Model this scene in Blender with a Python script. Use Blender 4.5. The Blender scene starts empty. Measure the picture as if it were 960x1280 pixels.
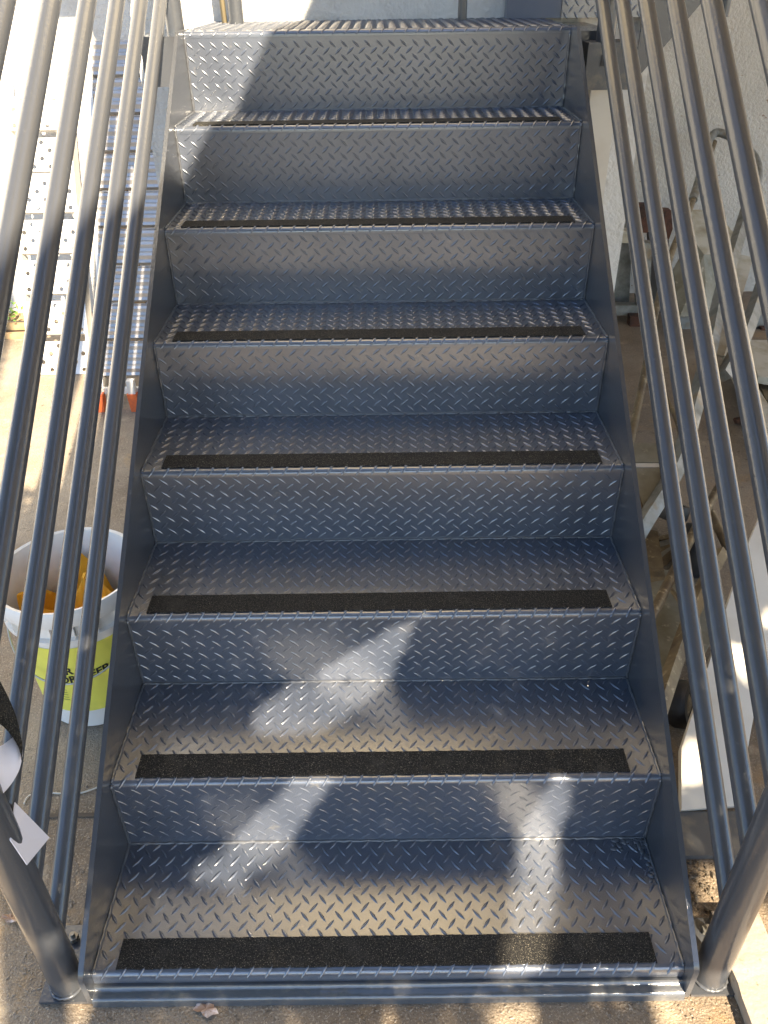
import bpy, bmesh, math, random
from mathutils import Vector, Matrix
random.seed(7)
S = bpy.context.scene
COL = S.collection

# ------------------------------------------------------------------ camera
H, G = 0.1797, 0.2461                      # rise and going of one step
GZ = -0.053                                 # ground level (0 = top of the lowest tread)
CAM = Vector((0.0057, -0.6763, 1.3948))
PITCH, YAW, ROLL, FPX = 0.5971, -0.0023, -0.0141, 1000.0
fwd = Vector((math.sin(YAW)*math.cos(PITCH), math.cos(YAW)*math.cos(PITCH), -math.sin(PITCH)))
r0 = fwd.cross(Vector((0, 0, 1))).normalized(); u0 = r0.cross(fwd)
cr = math.cos(ROLL)*r0 + math.sin(ROLL)*u0
cu = -math.sin(ROLL)*r0 + math.cos(ROLL)*u0
cd = bpy.data.cameras.new('camera'); cam = bpy.data.objects.new('camera', cd); COL.objects.link(cam)
M = Matrix((cr, cu, -fwd)).transposed().to_4x4(); M.translation = CAM
cam.matrix_world = M
cd.sensor_fit = 'VERTICAL'; cd.sensor_height = 36.0; cd.sensor_width = 27.0
cd.lens = FPX/1280*36.0; cd.clip_start = 0.02; cd.clip_end = 600
S.camera = cam
S.render.resolution_x, S.render.resolution_y = 768, 1024

# ------------------------------------------------------------------ light
SUN = Vector((0.415, -1.0, 0.89)).normalized()      # towards the sun
el = math.asin(SUN.z); az = math.atan2(SUN.x, SUN.y)
w = bpy.data.worlds.new('World'); S.world = w; w.use_nodes = True
nt = w.node_tree; bg = nt.nodes['Background']
sky = nt.nodes.new('ShaderNodeTexSky'); sky.sky_type = 'NISHITA'; sky.sun_disc = False
sky.sun_elevation = el; sky.sun_rotation = az; sky.air_density = 1.0; sky.dust_density = 0.4; sky.ozone_density = 2.6
nt.links.new(sky.outputs[0], bg.inputs[0]); bg.inputs[1].default_value = 0.085
sl = bpy.data.lights.new('sun', 'SUN'); sl.energy = 5.0; sl.angle = math.radians(0.53); sl.color = (1.0, 0.85, 0.63)
so = bpy.data.objects.new('sun', sl); COL.objects.link(so); so.rotation_euler = SUN.to_track_quat('Z', 'Y').to_euler()
S.view_settings.view_transform = 'Standard'; S.view_settings.look = 'None'
S.view_settings.exposure = 2.2; S.view_settings.gamma = 1.0

# ------------------------------------------------------------------ helpers
def at(px, py, n, d):
    """point where the sight line of a photo pixel meets the plane n.p = d (used to survey the place)"""
    v = fwd + cr*((px-480)/FPX) - cu*((py-640)/FPX)
    n = Vector(n); t = (d - n.dot(CAM))/n.dot(v)
    return CAM + v*t
def tag(o, label=None, cat=None, group=None, kind=None):
    for k, v in (('label', label), ('category', cat), ('group', group), ('kind', kind)):
        if v: o[k] = v
    return o
def empty(name, loc, label, cat, group=None):
    o = bpy.data.objects.new(name, None); COL.objects.link(o); o.location = loc; o.empty_display_size = .1
    return tag(o, label, cat, group)
def link(name, me, mat=None, parent=None, loc=None):
    """link a mesh given in world coordinates"""
    o = bpy.data.objects.new(name, me); COL.objects.link(o)
    if mat and not me.materials: me.materials.append(mat)
    if parent:
        o.parent = parent
        p = parent; off = Vector()
        while p: off += Vector(p.location); p = p.parent
        if loc is None: o.location = -off
        else: o.location = Vector(loc)-off
    elif loc is not None: o.location = loc
    return o
def rebase(o):
    """move the origin of a top-level mesh to its base centre"""
    me = o.data; vs = [v.co for v in me.vertices]
    c = Vector((sum(v.x for v in vs)/len(vs), sum(v.y for v in vs)/len(vs), min(v.z for v in vs)))
    me.transform(Matrix.Translation(-c)); o.location = c
    return o
def fin(bm, name, mat, parent=None, smooth=None, bevel=0, loc=None):
    if bevel:
        bmesh.ops.bevel(bm, geom=[e for e in bm.edges if len(e.link_faces) == 2 and e.calc_face_angle(0) > .6],
                        offset=bevel, segments=2, profile=.6, affect='EDGES', clamp_overlap=True)
    me = bpy.data.meshes.new(name)
    bmesh.ops.recalc_face_normals(bm, faces=bm.faces[:]) if smooth != 'raw' else None
    bm.to_mesh(me); bm.free()
    if smooth:
        for p in me.polygons: p.use_smooth = True
        if isinstance(smooth, (int, float)) and smooth is not True:
            me.set_sharp_from_angle(angle=smooth)
    return link(name, me, mat, parent, loc)
def box(bm, lo, hi, R=None, c=None):
    vs = [bm.verts.new((x, y, z)) for x in (lo[0], hi[0]) for y in (lo[1], hi[1]) for z in (lo[2], hi[2])]
    if R is not None:
        for v in vs: v.co = R @ v.co + Vector(c or (0, 0, 0))
    for f in ((0,1,3,2),(4,6,7,5),(0,4,5,1),(2,3,7,6),(0,2,6,4),(1,5,7,3)): bm.faces.new([vs[i] for i in f])
    return vs
def frame_of(d, up=Vector((0,0,1))):
    d = d.normalized()
    if abs(d.dot(up)) > .98: up = Vector((0,1,0))
    a = d.cross(up).normalized(); b = a.cross(d)
    return a, b
def tube(bm, pts, r, n=14, cap=True, ell=None):
    pts = [Vector(p) for p in pts]; rings = []
    rr = r if isinstance(r, (list, tuple)) else [r]*len(pts)
    d0 = (pts[1]-pts[0]).normalized(); a, b = frame_of(d0)
    for i, p in enumerate(pts):
        d = ((pts[min(i+1, len(pts)-1)]-pts[max(i-1, 0)])).normalized()
        a = (a - d*a.dot(d)).normalized(); b = a.cross(d)
        rings.append([bm.verts.new(p + a*math.cos(2*math.pi*k/n)*rr[i] + b*math.sin(2*math.pi*k/n)*rr[i]) for k in range(n)])
    for i in range(len(rings)-1):
        for k in range(n): bm.faces.new((rings[i][k], rings[i][(k+1)%n], rings[i+1][(k+1)%n], rings[i+1][k]))
    if cap: bm.faces.new(rings[0][::-1]); bm.faces.new(rings[-1])
def barbox(bm, p0, p1, wdt, thk, side=Vector((1,0,0))):
    """rectangular bar from p0 to p1, wdt across `side`, thk across the other way"""
    p0, p1 = Vector(p0), Vector(p1); d = (p1-p0).normalized()
    s = (side - d*side.dot(d)).normalized(); t = d.cross(s)
    vs = [bm.verts.new(p + s*sx*wdt/2 + t*sy*thk/2) for p in (p0, p1) for sx, sy in ((-1,-1),(1,-1),(1,1),(-1,1))]
    for f in ((0,3,2,1),(4,5,6,7),(0,1,5,4),(1,2,6,5),(2,3,7,6),(3,0,4,7)): bm.faces.new([vs[i] for i in f])
def prism(bm, pts, off):
    """polygon pts (3-D, planar) extruded by vector off"""
    a = [bm.verts.new(p) for p in pts]; b = [bm.verts.new(Vector(p)+Vector(off)) for p in pts]
    bm.faces.new(a[::-1]); bm.faces.new(b); n = len(a)
    for i in range(n): bm.faces.new((a[i], a[(i+1)%n], b[(i+1)%n], b[i]))
def smooth_path(pts, n=8):
    pts = [Vector(p) for p in pts]; out = []
    for i in range(len(pts)-1):
        p0 = pts[max(i-1,0)]; p1 = pts[i]; p2 = pts[i+1]; p3 = pts[min(i+2,len(pts)-1)]
        for k in range(n):
            t = k/n
            out.append(.5*((2*p1)+(p2-p0)*t+(2*p0-5*p1+4*p2-p3)*t*t+(3*p1-p0-3*p2+p3)*t**3))
    return out+[pts[-1]]

# ------------------------------------------------------------------ materials
def mat(name, base, rough=.5, metal=0., noise=None, bump=None, coat=0., rvar=None, spec=.5, crough=.12, cior=1.5, cbump=None):
    """noise = (colour2, scale, detail, lo, hi); bump = [(scale, strength, distance)...]"""
    m = bpy.data.materials.new(name); m.use_nodes = True; t = m.node_tree; N = t.nodes; L = t.links
    b = N['Principled BSDF']; b.inputs['Base Color'].default_value = (*base, 1)
    b.inputs['Roughness'].default_value = rough; b.inputs['Metallic'].default_value = metal
    b.inputs['Coat Weight'].default_value = coat; b.inputs['Coat Roughness'].default_value = crough; b.inputs['Coat IOR'].default_value = cior
    b.inputs['Specular IOR Level'].default_value = spec
    tc = N.new('ShaderNodeTexCoord')
    cur = None
    if noise:
        for q, (c2, sc, det, lo, hi) in enumerate(noise if isinstance(noise, list) else [noise]):
            n = N.new('ShaderNodeTexNoise'); n.inputs['Scale'].default_value = sc; n.inputs['Detail'].default_value = det
            n.inputs['Roughness'].default_value = .62
            L.new(tc.outputs['Object'], n.inputs['Vector'])
            r = N.new('ShaderNodeMapRange'); r.inputs[1].default_value = lo; r.inputs[2].default_value = hi
            L.new(n.outputs['Fac'], r.inputs[0])
            x = N.new('ShaderNodeMix'); x.data_type = 'RGBA'
            L.new(r.outputs[0], x.inputs[0])
            if cur is None: x.inputs[6].default_value = (*base, 1)
            else: L.new(cur, x.inputs[6])
            x.inputs[7].default_value = (*c2, 1); cur = x.outputs[2]
        L.new(cur, b.inputs['Base Color'])
    if rvar:
        n = N.new('ShaderNodeTexNoise'); n.inputs['Scale'].default_value = rvar[0]; n.inputs['Detail'].default_value = 4
        L.new(tc.outputs['Object'], n.inputs['Vector'])
        r = N.new('ShaderNodeMapRange'); r.inputs[1].default_value = .3; r.inputs[2].default_value = .7
        r.inputs[3].default_value = rvar[1]; r.inputs[4].default_value = rvar[2]
        L.new(n.outputs['Fac'], r.inputs[0]); L.new(r.outputs[0], b.inputs['Roughness'])
    prev = None
    for sc, st, di in (bump or []):
        n = N.new('ShaderNodeTexNoise'); n.inputs['Scale'].default_value = sc; n.inputs['Detail'].default_value = 3
        L.new(tc.outputs['Object'], n.inputs['Vector'])
        u = N.new('ShaderNodeBump'); u.inputs['Strength'].default_value = st; u.inputs['Distance'].default_value = di
        L.new(n.outputs['Fac'], u.inputs['Height'])
        if prev: L.new(prev, u.inputs['Normal'])
        prev = u.outputs[0]
    if prev: L.new(prev, b.inputs['Normal'])
    if cbump:
        n = N.new('ShaderNodeTexNoise'); n.inputs['Scale'].default_value = cbump[0]; n.inputs['Detail'].default_value = 2
        L.new(tc.outputs['Object'], n.inputs['Vector'])
        u = N.new('ShaderNodeBump'); u.inputs['Strength'].default_value = cbump[1]; u.inputs['Distance'].default_value = cbump[2]
        L.new(n.outputs['Fac'], u.inputs['Height']); L.new(u.outputs[0], b.inputs['Coat Normal'])
    return m
PAINT = mat('grey_gloss_paint', (.068,.079,.106), .36, noise=[((.050,.060,.083), 9, 4, .35, .7), ((.15,.145,.135), 55, 6, .63, .80), ((.12,.115,.11), 5, 8, .60, .80)], bump=[(520,.8,.0009)], coat=1.0, spec=.6, crough=.10, cbump=(420,.42,.0007), cior=1.9)
PAINT_BAR = mat('grey_gloss_paint_tube', (.052,.055,.062), .38, noise=[((.10,.10,.10), 70, 6, .64, .80)], bump=[(500,.4,.0006)], coat=.85, spec=.45, crough=.11, cbump=(150,.45,.0011), cior=1.5)
WELD = mat('painted_weld', (.075,.078,.086), .3, bump=[(300,.4,.001)], coat=1.0, crough=.1)
GRIT = mat('black_grit_tape', (.006,.006,.006), .75, noise=[((.024,.022,.019), 300, 2, .45, .6), ((.19,.17,.13), 560, 1, .63, .70), ((.045,.042,.036), 16, 6, .55, .80)], bump=[(600,1.,.0015)], spec=.3)
GROUND = mat('brown_concrete', (.29,.24,.18), .75, noise=[((.17,.125,.082), 2.2, 6, .38, .66), ((.42,.35,.26), 260, 2, .56, .68), ((.10,.07,.045), 340, 2, .58, .70), ((.36,.22,.08), 6, 5, .60, .78), ((.055,.042,.03), 38, 7, .60, .74), ((.46,.38,.27), 14, 7, .60, .78)],
             bump=[(240,.8,.004),(18,.4,.01)], rvar=(5,.35,.85))
STUCCO = mat('stucco', (.50,.47,.42), .9, noise=[((.43,.40,.35), 3, 5, .4, .7), ((.25,.17,.12), 34, 2, .70, .76)], bump=[(70,.8,.012),(260,.5,.004)])
WHITEWALL = mat('white_render', (.66,.64,.60), .9, noise=((.56,.54,.50), 4, 5, .4, .7), bump=[(60,.7,.01),(220,.4,.003)])
CREAM = mat('cream_render', (.76,.64,.42), .9, bump=[(60,.7,.01)])
SOFFIT = mat('cream_soffit', (.72,.67,.56), .85, bump=[(60,.3,.004)])
ALU = mat('ladder_aluminium', (.74,.72,.68), .42, metal=.25, noise=((.62,.59,.54), 12, 4, .4, .7), bump=[(120,.2,.001)], rvar=(14,.3,.6))
ALU2 = mat('ladder_aluminium_dull', (.50,.48,.46), .38, metal=.6, noise=((.40,.38,.36), 12, 4, .4, .7), bump=[(120,.2,.001)])
GALV = mat('galvanised_steel', (.27,.27,.25), .5, metal=.5, noise=[((.17,.17,.15), 22, 4, .4, .65), ((.24,.16,.08), 9, 4, .56, .75)], bump=[(90,.3,.001)], rvar=(20,.35,.65))
DULL = mat('dull_zinc_plate', (.26,.25,.20), .6, metal=.25, noise=[((.17,.15,.10), 8, 5, .4, .65), ((.42,.38,.30), 30, 4, .6, .72)], bump=[(60,.3,.002)])
OLD = mat('weathered_tube', (.20,.155,.09), .6, metal=.3, noise=[((.09,.065,.04), 14, 5, .4, .66), ((.34,.28,.18), 40, 3, .58, .7)], bump=[(110,.3,.001)])
RUST = mat('rusty_steel', (.085,.035,.02), .9, noise=[((.03,.018,.012), 30, 4, .4, .6),((.22,.08,.03),60,3,.6,.7)], bump=[(150,.7,.003)])
RUBBER = mat('black_rubber', (.018,.018,.02), .55, bump=[(80,.3,.002)])
TRAY = mat('cream_sheet_metal', (.48,.44,.35), .6, noise=[((.30,.25,.16), 9, 5, .45, .7)], bump=[(30,.2,.002)])
BOARD = mat('white_painted_board', (.62,.58,.51), .5, noise=((.52,.46,.38), 6, 4, .45, .75), bump=[(40,.2,.001)])
TIMBER = mat('weathered_timber', (.36,.25,.13), .8, noise=[((.22,.14,.07), 14, 5, .4, .65)], bump=[(70,.5,.002)])
PLASTIC = mat('white_bucket_plastic', (.78,.76,.72), .38, noise=((.62,.56,.48), 7, 5, .5, .8), bump=[(30,.15,.002)])
LABEL = mat('yellow_label', (.82,.78,.13), .4, noise=((.74,.70,.13), 12, 3, .4, .7))
INK = mat('black_ink', (.02,.02,.02), .5)
INKG = mat('grey_ink', (.25,.27,.05), .5)
CLOTH = mat('orange_cloth', (.80,.42,.03), .8, noise=((.66,.30,.01), 16, 3, .4, .7), bump=[(60,.5,.003)])
ORANGE = mat('orange_ladder_foot', (.68,.13,.03), .55, noise=((.5,.1,.04), 50, 3, .5, .7))
PAPER = mat('white_backing_paper', (.72,.70,.76), .45, bump=[(12,.2,.002)])
CURB = mat('pale_concrete', (.33,.275,.215), .85, noise=[((.18,.14,.10), 75, 3, .62, .72), ((.30,.25,.19), 9, 5, .4, .7)], bump=[(120,.5,.003)])
STEELPLATE = mat('dark_floor_plate', (.10,.10,.10), .6, noise=((.17,.15,.12), 30, 4, .5, .7), bump=[(60,.4,.002)])
BARK = mat('bark', (.16,.12,.08), .9, bump=[(40,.8,.01)])
LEAF = mat('leaf', (.06,.11,.03), .5, noise=((.09,.14,.03), 3, 2, .4, .6))
DEAD = mat('dead_leaf', (.42,.27,.18), .7, noise=((.6,.5,.45), 60, 3, .5, .62))
CABLE = mat('white_cable', (.62,.58,.5), .5)
BRASS = mat('blue_grey_panel', (.10,.115,.15), .35, bump=[(60,.2,.002)], coat=.3)

# ------------------------------------------------------------------ ground
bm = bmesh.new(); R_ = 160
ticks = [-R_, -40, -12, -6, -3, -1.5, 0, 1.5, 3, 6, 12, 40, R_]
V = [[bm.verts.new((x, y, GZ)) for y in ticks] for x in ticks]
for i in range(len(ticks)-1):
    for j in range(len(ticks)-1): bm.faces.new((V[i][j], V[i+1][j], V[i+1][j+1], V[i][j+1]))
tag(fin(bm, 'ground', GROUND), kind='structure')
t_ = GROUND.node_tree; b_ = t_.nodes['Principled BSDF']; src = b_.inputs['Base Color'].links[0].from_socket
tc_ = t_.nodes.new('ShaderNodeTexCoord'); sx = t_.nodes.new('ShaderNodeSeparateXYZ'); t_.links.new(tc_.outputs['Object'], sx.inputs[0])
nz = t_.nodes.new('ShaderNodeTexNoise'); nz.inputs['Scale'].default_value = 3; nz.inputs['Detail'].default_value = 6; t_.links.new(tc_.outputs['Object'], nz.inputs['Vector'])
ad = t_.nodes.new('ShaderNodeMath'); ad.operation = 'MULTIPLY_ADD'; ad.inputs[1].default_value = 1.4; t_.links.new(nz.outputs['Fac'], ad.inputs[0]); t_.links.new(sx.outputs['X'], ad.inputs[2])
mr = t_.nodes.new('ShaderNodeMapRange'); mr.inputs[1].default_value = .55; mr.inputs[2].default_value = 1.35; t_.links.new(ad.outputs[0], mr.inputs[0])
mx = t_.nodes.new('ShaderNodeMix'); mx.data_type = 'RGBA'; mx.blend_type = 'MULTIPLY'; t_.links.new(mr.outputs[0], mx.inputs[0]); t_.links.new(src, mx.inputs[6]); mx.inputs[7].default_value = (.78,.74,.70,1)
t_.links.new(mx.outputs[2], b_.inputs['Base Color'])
bm = bmesh.new(); v_ = [bm.verts.new(p) for p in ((-60,-70,GZ+.004),(60,-70,GZ+.004),(60,-1.6,GZ+.004),(-60,-1.6,GZ+.004))]; bm.faces.new(v_)
tag(fin(bm, 'added_dark_driveway', mat('asphalt', (.055,.055,.058), .9, noise=((.085,.085,.085), 180, 3, .45, .65), bump=[(150,.6,.004)])), kind='structure')  # unseen dark ground, added to cut brown reflections in the upper risers
# joint sealed across the slab on the left
bm = bmesh.new(); pts = [(-1.9,.335),(-1.2,.34),(-.8,.345),(-.54,.347)]
for a, b in zip(pts, pts[1:]): barbox(bm, (a[0],a[1],GZ+.001), (b[0],b[1],GZ+.001), .009, .004, Vector((0,1,0)))
tag(fin(bm, 'slab_joint', mat('joint_filler', (.12,.095,.07), .9)), kind='structure')

# ------------------------------------------------------------------ building
def wall(name, lo, hi, m, label):
    bm = bmesh.new(); box(bm, lo, hi); o = fin(bm, name, m); rebase(o); return tag(o, label, 'wall')
wall('building_wall', (-.74,2.15,GZ), (.84,3.9,6.2), WHITEWALL, 'pale rendered wall of the bay behind the landing at the top of the stairs')
wall('cream_reflector_wall', (-.9,2.12,2.3), (1.3,2.149,6.3), CREAM, 'added cream wall panel high above the landing, out of shot, for reflections in the treads')  # unseen panel added so the treads reflect cream
wall('building_wall', (.842,3.5,GZ), (9,3.9,6.2), STUCCO, 'tan rough stucco wall in shade behind the clutter right of the stairs')
wall('building_wall', (-9,3.32,GZ), (-.742,3.7,6.2), WHITEWALL, 'sunlit white wall behind the two step ladders on the left')
# added unseen roof: its edge is shaped to throw the long shadow line
bm = bmesh.new()
EDGE = [(-2.54,.43),(-1.9,.452),(-1.6,.464),(-1.38,.484),(-1.18,.518),(-.98,.562),(-.8,.588),(-.47,.622),(0,.672),(2.142,.89)]
def ex(y):
    for (a, b), (c, d) in zip(EDGE, EDGE[1:]):
        if a <= y <= c: return b+(d-b)*(y-a)/(c-a)
vs = [(EDGE[0][1],-2.54),(4.6,-2.54),(4.6,3.495),(.895,3.495),(.895,2.142)]+[(b,a) for a,b in EDGE[::-1]][:-1]
prism(bm, [Vector((x,y,3.05)) for x,y in vs], (0,0,.15))
roof = empty('added_shade_roof', (2.6,.5,3.05), 'added flat cream roof overhead out of shot, its edge shaped to cast the shadow on the stairs', 'roof')
fin(bm, 'added_roof_slab', SOFFIT, roof)
for x, y in ((4.4,-2.3),(4.4,3.2),(1.9,-2.3)):
    bm = bmesh.new(); box(bm, (x-.07,y-.07,GZ), (x+.07,y+.07,3.048)); fin(bm, 'added_column', SOFFIT, roof)

# ------------------------------------------------------------------ staircase
stair = empty('steel_staircase', (0,0,GZ), 'dark grey painted diamond plate steel staircase with black grip strips', 'staircase')
def lozenge(bm, c, U, W, N, ln=.0138, wd=.0033, ht=.0022):
    """raised lens-shaped lug: U long axis, W short axis, N normal"""
    prof = [(-1,0),(-.62,.62),(0,1),(.62,.62),(1,0),(.62,-.62),(0,-1),(-.62,-.62)]
    o = [bm.verts.new(c + U*(a*ln) + W*(b*wd) - N*.0006) for a, b in prof]
    i_ = [bm.verts.new(c + U*(a*ln*.72) + W*(b*wd*.42) + N*(ht*(1-.25*abs(a)))) for a, b in prof]
    for k in range(8): bm.faces.new((o[k], o[(k+1)%8], i_[(k+1)%8], i_[k]))
    bm.faces.new(i_)
PX = .0308; PR = .0157
def lugs(bm, org, X, Y, N, wdt, dep, y0, phase=0, ang=52, ht=.0028):
    """rows of lugs, alternate rows turned the other way and shifted half a pitch"""
    n = int((dep-y0*0)/PR)
    for j in range(n):
        y = y0 + PR*j
        if y > dep-.004: break
        s = 1 if (j+phase) % 2 else -1
        x = -wdt/2 + .012 + (PX/2 if s > 0 else 0)
        while x < wdt/2-.010:
            a = s*math.radians(ang + random.uniform(-2,2))
            U = X*math.cos(a) + Y*math.sin(a); W = N.cross(U)
            lozenge(bm, org + X*(x+random.uniform(-.0005,.0005)) + Y*y, U, W, N, ht=ht*random.uniform(.85,1.1))
            x += PX
def sweep(bm, prof, x0, x1, t):
    """plate whose upper outline is prof [(y,z)], thickness t, spanning x0..x1, cut in strips"""
    P = [Vector((0,y,z)) for y, z in prof]; n = len(P); Nn = []
    for i in range(n):
        d = (P[min(i+1,n-1)]-P[max(i-1,0)]).normalized(); Nn.append(Vector((0,-d.z,d.y)))
    nx = 10
    xs = [x0+(x1-x0)*k/nx for k in range(nx+1)]
    top = [[bm.verts.new((x, P[i].y, P[i].z)) for i in range(n)] for x in xs]
    bot = [[bm.verts.new(Vector((x,0,0)) + P[i] - Nn[i]*t) for i in range(n)] for x in (x0, x1)]
    for k in range(nx):
        for i in range(n-1): bm.faces.new((top[k][i], top[k+1][i], top[k+1][i+1], top[k][i+1]))
    for i in range(n-1): bm.faces.new((bot[1][i], bot[0][i], bot[0][i+1], bot[1][i+1]))
WX = .4988; LZ = 7*H+.008
XV, YV, ZV = Vector((1,0,0)), Vector((0,1,0)), Vector((0,0,1))
treads = []
RN = .010
for k in range(8):
    yk, zk = k*G, (k*H if k < 7 else LZ); dep = G if k < 7 else .425
    bm = bmesh.new()
    prof = [(yk, zk-.026 if k == 0 else zk-.016)] + [(yk+RN-RN*math.cos(a), zk-RN+RN*math.sin(a)) for a in [math.pi/2*q/6 for q in range(7)]] + [(yk+.08, zk),(yk+dep*.6, zk),(yk+dep-.0005, zk)]
    w_ = WX if k < 7 else .62
    sweep(bm, prof, -WX, WX, .004)
    lugs(bm, Vector((0,yk,zk)), XV, YV, ZV, 2*WX, dep-.002, .019, phase=1)
    d45 = Vector((0,1,1)).normalized(); n45 = Vector((0,-1,1)).normalized()   # lugs folded over the nosing
    x = -WX+.02
    while x < WX-.01:
        a = math.radians(58); U = XV*math.cos(a)+d45*math.sin(a)
        lozenge(bm, Vector((x,yk+.0030,zk-.0030))+n45*-.0006, U, n45.cross(U), n45, ln=.013, ht=.0017); x += PX
    t = fin(bm, 'tread', PAINT, stair, smooth='raw')
    for p in t.data.polygons: p.use_smooth = True
    t.data.set_sharp_from_angle(angle=math.radians(65))
    treads.append(t)
    if k < 7:
        y0, y1 = ((.0085,.0605),(.0115,.0635),(.0115,.0635),(.012,.064),(.012,.064),(.012,.064),(.012,.062))[k]
        bm = bmesh.new(); l_ = -.458+random.uniform(-.006,.004); r_ = .452+random.uniform(-.008,.008)
        sk = random.uniform(-.0015,.0015); n_ = 120
        top = []
        for q in range(n_+1):
            x = l_+(r_-l_)*q/n_
            top.append((bm.verts.new((x,yk+y0+.001+sk*x*2+random.uniform(-.0007,.0007),zk+.0032)), bm.verts.new((x,yk+y1+sk*x*2+random.uniform(-.0006,.0006),zk+.0032))))
        for q in range(n_): bm.faces.new((top[q][0], top[q+1][0], top[q+1][1], top[q][1]))
        ex_ = bmesh.ops.extrude_face_region(bm, geom=bm.faces[:])
        for v in [g_ for g_ in ex_['geom'] if isinstance(g_, bmesh.types.BMVert)]: v.co.z -= .0036
        fin(bm, 'grip_strip', GRIT, t)
for k in range(1, 8):
    yk, z0, z1 = k*G, (k-1)*H, (k*H if k < 7 else LZ)-.0165
    bm = bmesh.new(); sweep(bm, [(yk+.0002, z0+.001),(yk+.0002,z0+H*.5),(yk+.0002,z1)], -WX, WX, .004)
    lugs(bm, Vector((0,yk,z0)), XV, ZV, -YV, 2*WX, H-.014, .014, phase=k, ang=42, ht=(.0008,.0011,.0014,.0017,.0019,.0021,.0022)[k-1])
    rz = fin(bm, 'riser', PAINT, stair, smooth='raw')
    for p in rz.data.polygons: p.use_smooth = True
    rz.data.set_sharp_from_angle(angle=math.radians(65))
# weld beads along each inner corner and up the ends of the plates
bm = bmesh.new()
def bead(a, b, r, step=.006):
    a, b = Vector(a), Vector(b); n = max(3, int((b-a).length/step))
    pts = [a.lerp(b, q/n)+Vector([random.uniform(-.0008,.0008) for _ in range(3)]) for q in range(n+1)]
    tube(bm, pts, [r*random.uniform(.7,1.25) for _ in pts], n=6)
for k in range(1,8):
    bead((-WX,k*G-.001,(k-1)*H+.001), (WX,k*G-.001,(k-1)*H+.001), .0034)
for k in range(8):
    for s in (-1,1):
        if k < 7: bead((s*(WX-.0012),k*G+.004,k*H+.001), (s*(WX-.0012),(k+1)*G,k*H+.001), .0030)
        if k: bead((s*(WX-.0012),k*G-.001,(k-1)*H), (s*(WX-.0012),k*G-.001,k*H-.004), .0030)
tag(fin(bm, 'weld_bead', WELD, stair, smooth=True), kind='stuff')
bm = bmesh.new()
for i in range(60):
    a = random.random()
    c = Vector((WX-.004-abs(random.gauss(0,.028)), G-.004-abs(random.gauss(0,.012)), .0005)) if a < .5 else Vector((WX-.003-abs(random.gauss(0,.008)), G-.004-random.random()*.10, .0005))
    bmesh.ops.create_icosphere(bm, subdivisions=2, radius=random.uniform(.002,.0055), matrix=Matrix.Translation(c) @ Matrix.Rotation(random.random()*3,4,'Z') @ Matrix.Diagonal((random.uniform(1,2.2),1,.5,1)))
tag(fin(bm, 'weld_spatter', WELD, stair, smooth=True), kind='stuff')
# stringers: flat plates standing a little proud of the nosings
for s in (-1,1):
    off = .049 if s < 0 else .055
    bm = bmesh.new(); sl_ = H/G; ye = 1.87
    out = [(-.022,GZ+.004),(-.022,off-.02),(-.012,off-.012*sl_),((7*H+.010-off)/sl_,7*H+.010),(1.80 if s < 0 else 1.752,7*H+.010),(1.80 if s < 0 else 1.752,7*H-.24),(.30,GZ+.004)]
    prism(bm, [Vector((s*.4993,y,z)) for y,z in out], (s*.009,0,0))
    fin(bm, 'stringer', PAINT_BAR, stair, bevel=.0015, smooth=math.radians(50))
# frame under the lowest tread: angle iron with a rounded lip, standing on the slab
bm = bmesh.new()
prof = [(-.004,-.028),(-.006,-.034),(-.012,-.036),(-.019,-.037),(-.023,-.041),(-.024,-.048),(-.026,-.0525),(.03,-.0525),(.03,-.028)]
prism(bm, [Vector((-.4995,y,z)) for y,z in prof], (.999,0,0))
fin(bm, 'front_frame', mat('thick_old_paint', (.066,.070,.078), .34, noise=((.11,.105,.095), 26, 4, .55, .7), bump=[(22,.5,.006),(300,.5,.001)], coat=1.0, crough=.12, cbump=(30,.45,.004), cior=1.6), stair, bevel=.001, smooth=math.radians(60))
# landing edge supports
bm = bmesh.new(); box(bm, (-.62,7*G+.02,7*H-.12), (.62,7*G+.42,LZ-.012)); fin(bm, 'landing_beam', PAINT_BAR, stair)

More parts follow.
